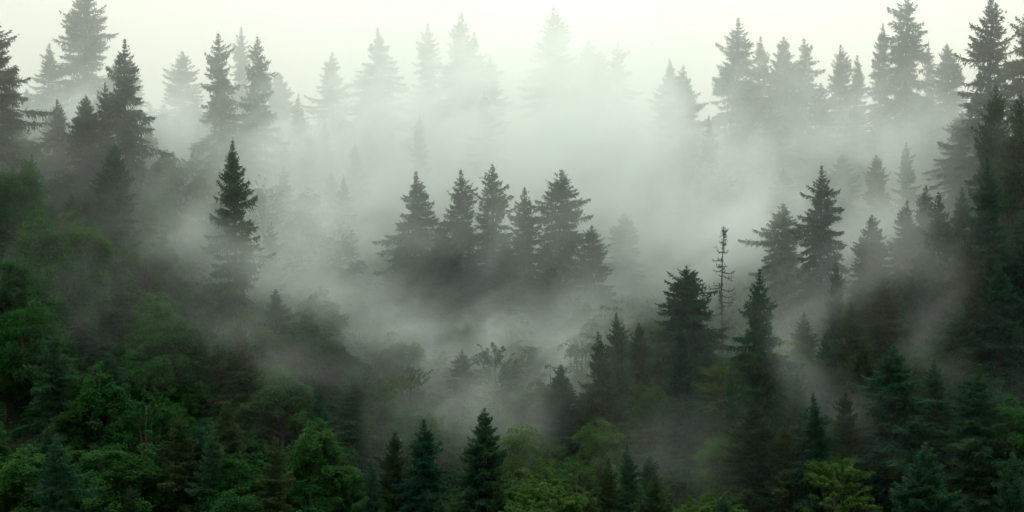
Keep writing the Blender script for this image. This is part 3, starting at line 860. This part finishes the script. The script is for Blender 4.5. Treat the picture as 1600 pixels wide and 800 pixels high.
# ------------------------------------------------------------------ fog: drifting banks between the rows of trees
# px, py, distance, half width px, half height px, half depth m, density per metre, roll in degrees
PUFFS = [
    (820, 190, 380, 290, 150, 16, 0.065, 0),
    (640, 250, 352, 190, 150, 15, 0.048, 0),
    (490, 340, 340, 110, 150, 14, 0.055, -15),
    (515, 390, 300, 70, 120, 10, 0.040, 20),
    (960, 290, 345, 190, 120, 16, 0.060, 0),
    (1230, 240, 362, 180, 55, 14, 0.018, 0),
    (1400, 215, 352, 100, 60, 12, 0.024, 20),
    (130, 190, 362, 140, 60, 14, 0.042, 0),
    (240, 240, 352, 120, 80, 12, 0.030, 0),
    (1110, 345, 318, 120, 85, 12, 0.065, 0),
    (700, 530, 282, 160, 60, 8, 0.070, 12),
    (770, 370, 297, 190, 90, 6, 0.014, 0),
    (850, 490, 293, 120, 45, 7, 0.034, -20),
    (900, 560, 276, 80, 60, 8, 0.035, -35),
    (620, 560, 268, 100, 60, 8, 0.036, 40),
    (740, 630, 249, 170, 65, 8, 0.022, -15),
    (440, 460, 272, 140, 45, 8, 0.024, 22),
    (400, 500, 244, 150, 40, 7, 0.010, 26),
    (250, 360, 302, 90, 110, 10, 0.010, 30),
    (400, 420, 296, 80, 55, 8, 0.022, 0),
    (1300, 430, 270, 130, 36, 8, 0.020, -45),
    (1415, 490, 250, 190, 28, 8, 0.009, 46),
    (1085, 690, 234, 70, 60, 7, 0.014, -30),
    (1280, 560, 244, 120, 34, 8, 0.010, 40),
    (1340, 340, 322, 100, 70, 10, 0.028, 0),
    (180, 470, 262, 120, 40, 7, 0.008, 30),
]


class G:
    """Small helper that writes node maths."""
    def __init__(self, tree): self.t = tree

    def val(self, node, i, v):
        if isinstance(v, bpy.types.NodeSocket): self.t.links.new(v, node.inputs[i])
        else: node.inputs[i].default_value = v

    def m(self, op, a, b=0.0, c=0.0):
        n = self.t.nodes.new('ShaderNodeMath'); n.operation = op
        self.val(n, 0, a); self.val(n, 1, b); self.val(n, 2, c)
        return n.outputs[0]

    def v(self, op, a, b=(0, 0, 0)):
        n = self.t.nodes.new('ShaderNodeVectorMath'); n.operation = op
        self.val(n, 0, a); self.val(n, 1, b)
        return n.outputs['Value'] if op in ('DOT_PRODUCT', 'LENGTH') else n.outputs[0]

    def noise(self, vec, scale, detail, rough=0.55):
        n = self.t.nodes.new('ShaderNodeTexNoise')
        self.t.links.new(vec, n.inputs['Vector'])
        n.inputs['Scale'].default_value = scale; n.inputs['Detail'].default_value = detail; n.inputs['Roughness'].default_value = rough
        return n.outputs['Fac'], n.outputs['Color']


FOG_D = 1.0
FMIN, FMAX = (-150, 203, -52), (150, 470, 92)
mv, n, out = new_mat('fog')
pv = n.nodes.new('ShaderNodeVolumePrincipled')
pv.inputs['Color'].default_value = (0.975, 0.995, 0.977, 1)
pv.inputs['Density'].default_value = FOG_D
pv.inputs['Anisotropy'].default_value = 0.35
n.links.new(pv.outputs[0], out.inputs['Volume'])

gt = bpy.data.node_groups.new('fog_density', 'GeometryNodeTree')
gt.interface.new_socket('Geometry', in_out='INPUT', socket_type='NodeSocketGeometry')
gt.interface.new_socket('Geometry', in_out='OUTPUT', socket_type='NodeSocketGeometry')
go_ = gt.nodes.new('NodeGroupOutput'); gt.nodes.new('NodeGroupInput')
g = G(gt)
pos = gt.nodes.new('GeometryNodeInputPosition').outputs[0]
_, wc = g.noise(pos, 0.030, 3.0)
warp = g.v('SUBTRACT', wc, (0.5, 0.5, 0.5))
wpos = g.v('ADD', pos, g.v('MULTIPLY', warp, (44, 20, 34)))
total = None
for (px, py, Y, rx, ry, rd, dn, roll) in PUFFS:
    c = at(px, py, Y); ax_ = rx * K * Y; az_ = ry * K * Y
    rel = g.v('SUBTRACT', wpos, tuple(c))
    cr_, sr_ = math.cos(R(roll)), math.sin(R(roll))
    u = g.v('DOT_PRODUCT', rel, (cr_ / ax_, 0, -sr_ / ax_))
    v_ = g.v('DOT_PRODUCT', rel, (0, 1 / rd, 0))
    w_ = g.v('DOT_PRODUCT', rel, (sr_ / az_, 0, cr_ / az_))
    q = g.m('ADD', g.m('MULTIPLY', u, u), g.m('ADD', g.m('MULTIPLY', v_, v_), g.m('MULTIPLY', w_, w_)))
    e = g.m('MULTIPLY', g.m('EXPONENT', g.m('MULTIPLY', q, -1.0)), dn)
    total = e if total is None else g.m('ADD', total, e)
# thin general mist that thickens with distance up the slope
sp = gt.nodes.new('ShaderNodeSeparateXYZ'); gt.links.new(pos, sp.inputs[0])
mr = gt.nodes.new('ShaderNodeMapRange'); mr.interpolation_type = 'SMOOTHSTEP'
gt.links.new(sp.outputs[1], mr.inputs[0])
for i_, v0 in ((1, 235.0), (2, 390.0), (3, 0.0004), (4, 0.0048)): mr.inputs[i_].default_value = v0
total = g.m('ADD', total, mr.outputs[0])
# wisps
sv = g.v('MULTIPLY', wpos, (1.0, 0.8, 1.25))
fa, _ = g.noise(sv, 0.045, 5.0, 0.62)
rot = gt.nodes.new('ShaderNodeVectorRotate'); rot.rotation_type = 'Y_AXIS'; rot.inputs['Angle'].default_value = 0.7
gt.links.new(wpos, rot.inputs['Vector'])
fb, _ = g.noise(g.v('MULTIPLY', rot.outputs[0], (0.6, 0.9, 1.5)), 0.13, 8.0, 0.70)
f1 = g.m('ADD', g.m('MULTIPLY', fa, 0.38), g.m('MULTIPLY', fb, 0.62))
mr2 = gt.nodes.new('ShaderNodeMapRange'); mr2.interpolation_type = 'SMOOTHSTEP'
gt.links.new(f1, mr2.inputs[0])
for i_, v0 in ((1, 0.39), (2, 0.61), (3, 0.12), (4, 1.95)): mr2.inputs[i_].default_value = v0
total = g.m('MULTIPLY', total, mr2.outputs[0])
# nothing at the sides of the block
mr3 = gt.nodes.new('ShaderNodeMapRange'); gt.links.new(sp.outputs[2], mr3.inputs[0])
for i_, v0 in ((1, 90.0), (2, 60.0), (3, 0.0), (4, 1.0)): mr3.inputs[i_].default_value = v0
total = g.m('MULTIPLY', total, mr3.outputs[0])
vc = gt.nodes.new('GeometryNodeVolumeCube')
gt.links.new(total, vc.inputs['Density'])
vc.inputs['Min'].default_value = FMIN
vc.inputs['Max'].default_value = FMAX
vc.inputs['Resolution X'].default_value = 300
vc.inputs['Resolution Y'].default_value = 190
vc.inputs['Resolution Z'].default_value = 160
sm = gt.nodes.new('GeometryNodeSetMaterial'); sm.inputs['Material'].default_value = mv
gt.links.new(vc.outputs[0], sm.inputs['Geometry'])
gt.links.new(sm.outputs[0], go_.inputs[0])

fm = bpy.data.meshes.new('fog')
x0, y0, z0 = FMIN; x1, y1, z1 = FMAX
fm.from_pydata([(x0, y0, z0), (x1, y0, z0), (x1, y1, z0), (x0, y1, z0), (x0, y0, z1), (x1, y0, z1), (x1, y1, z1), (x0, y1, z1)], [],
               [(0, 3, 2, 1), (4, 5, 6, 7), (0, 1, 5, 4), (1, 2, 6, 5), (2, 3, 7, 6), (3, 0, 4, 7)])
fm.materials.append(mv)
fo = bpy.data.objects.new('fog', fm)
C.objects.link(fo)
fo['kind'] = 'stuff'
fo['label'] = 'pale banks of drifting fog between the rows of trees'
fo['category'] = 'fog'
md = fo.modifiers.new('fog_density', 'NODES')
md.node_group = gt
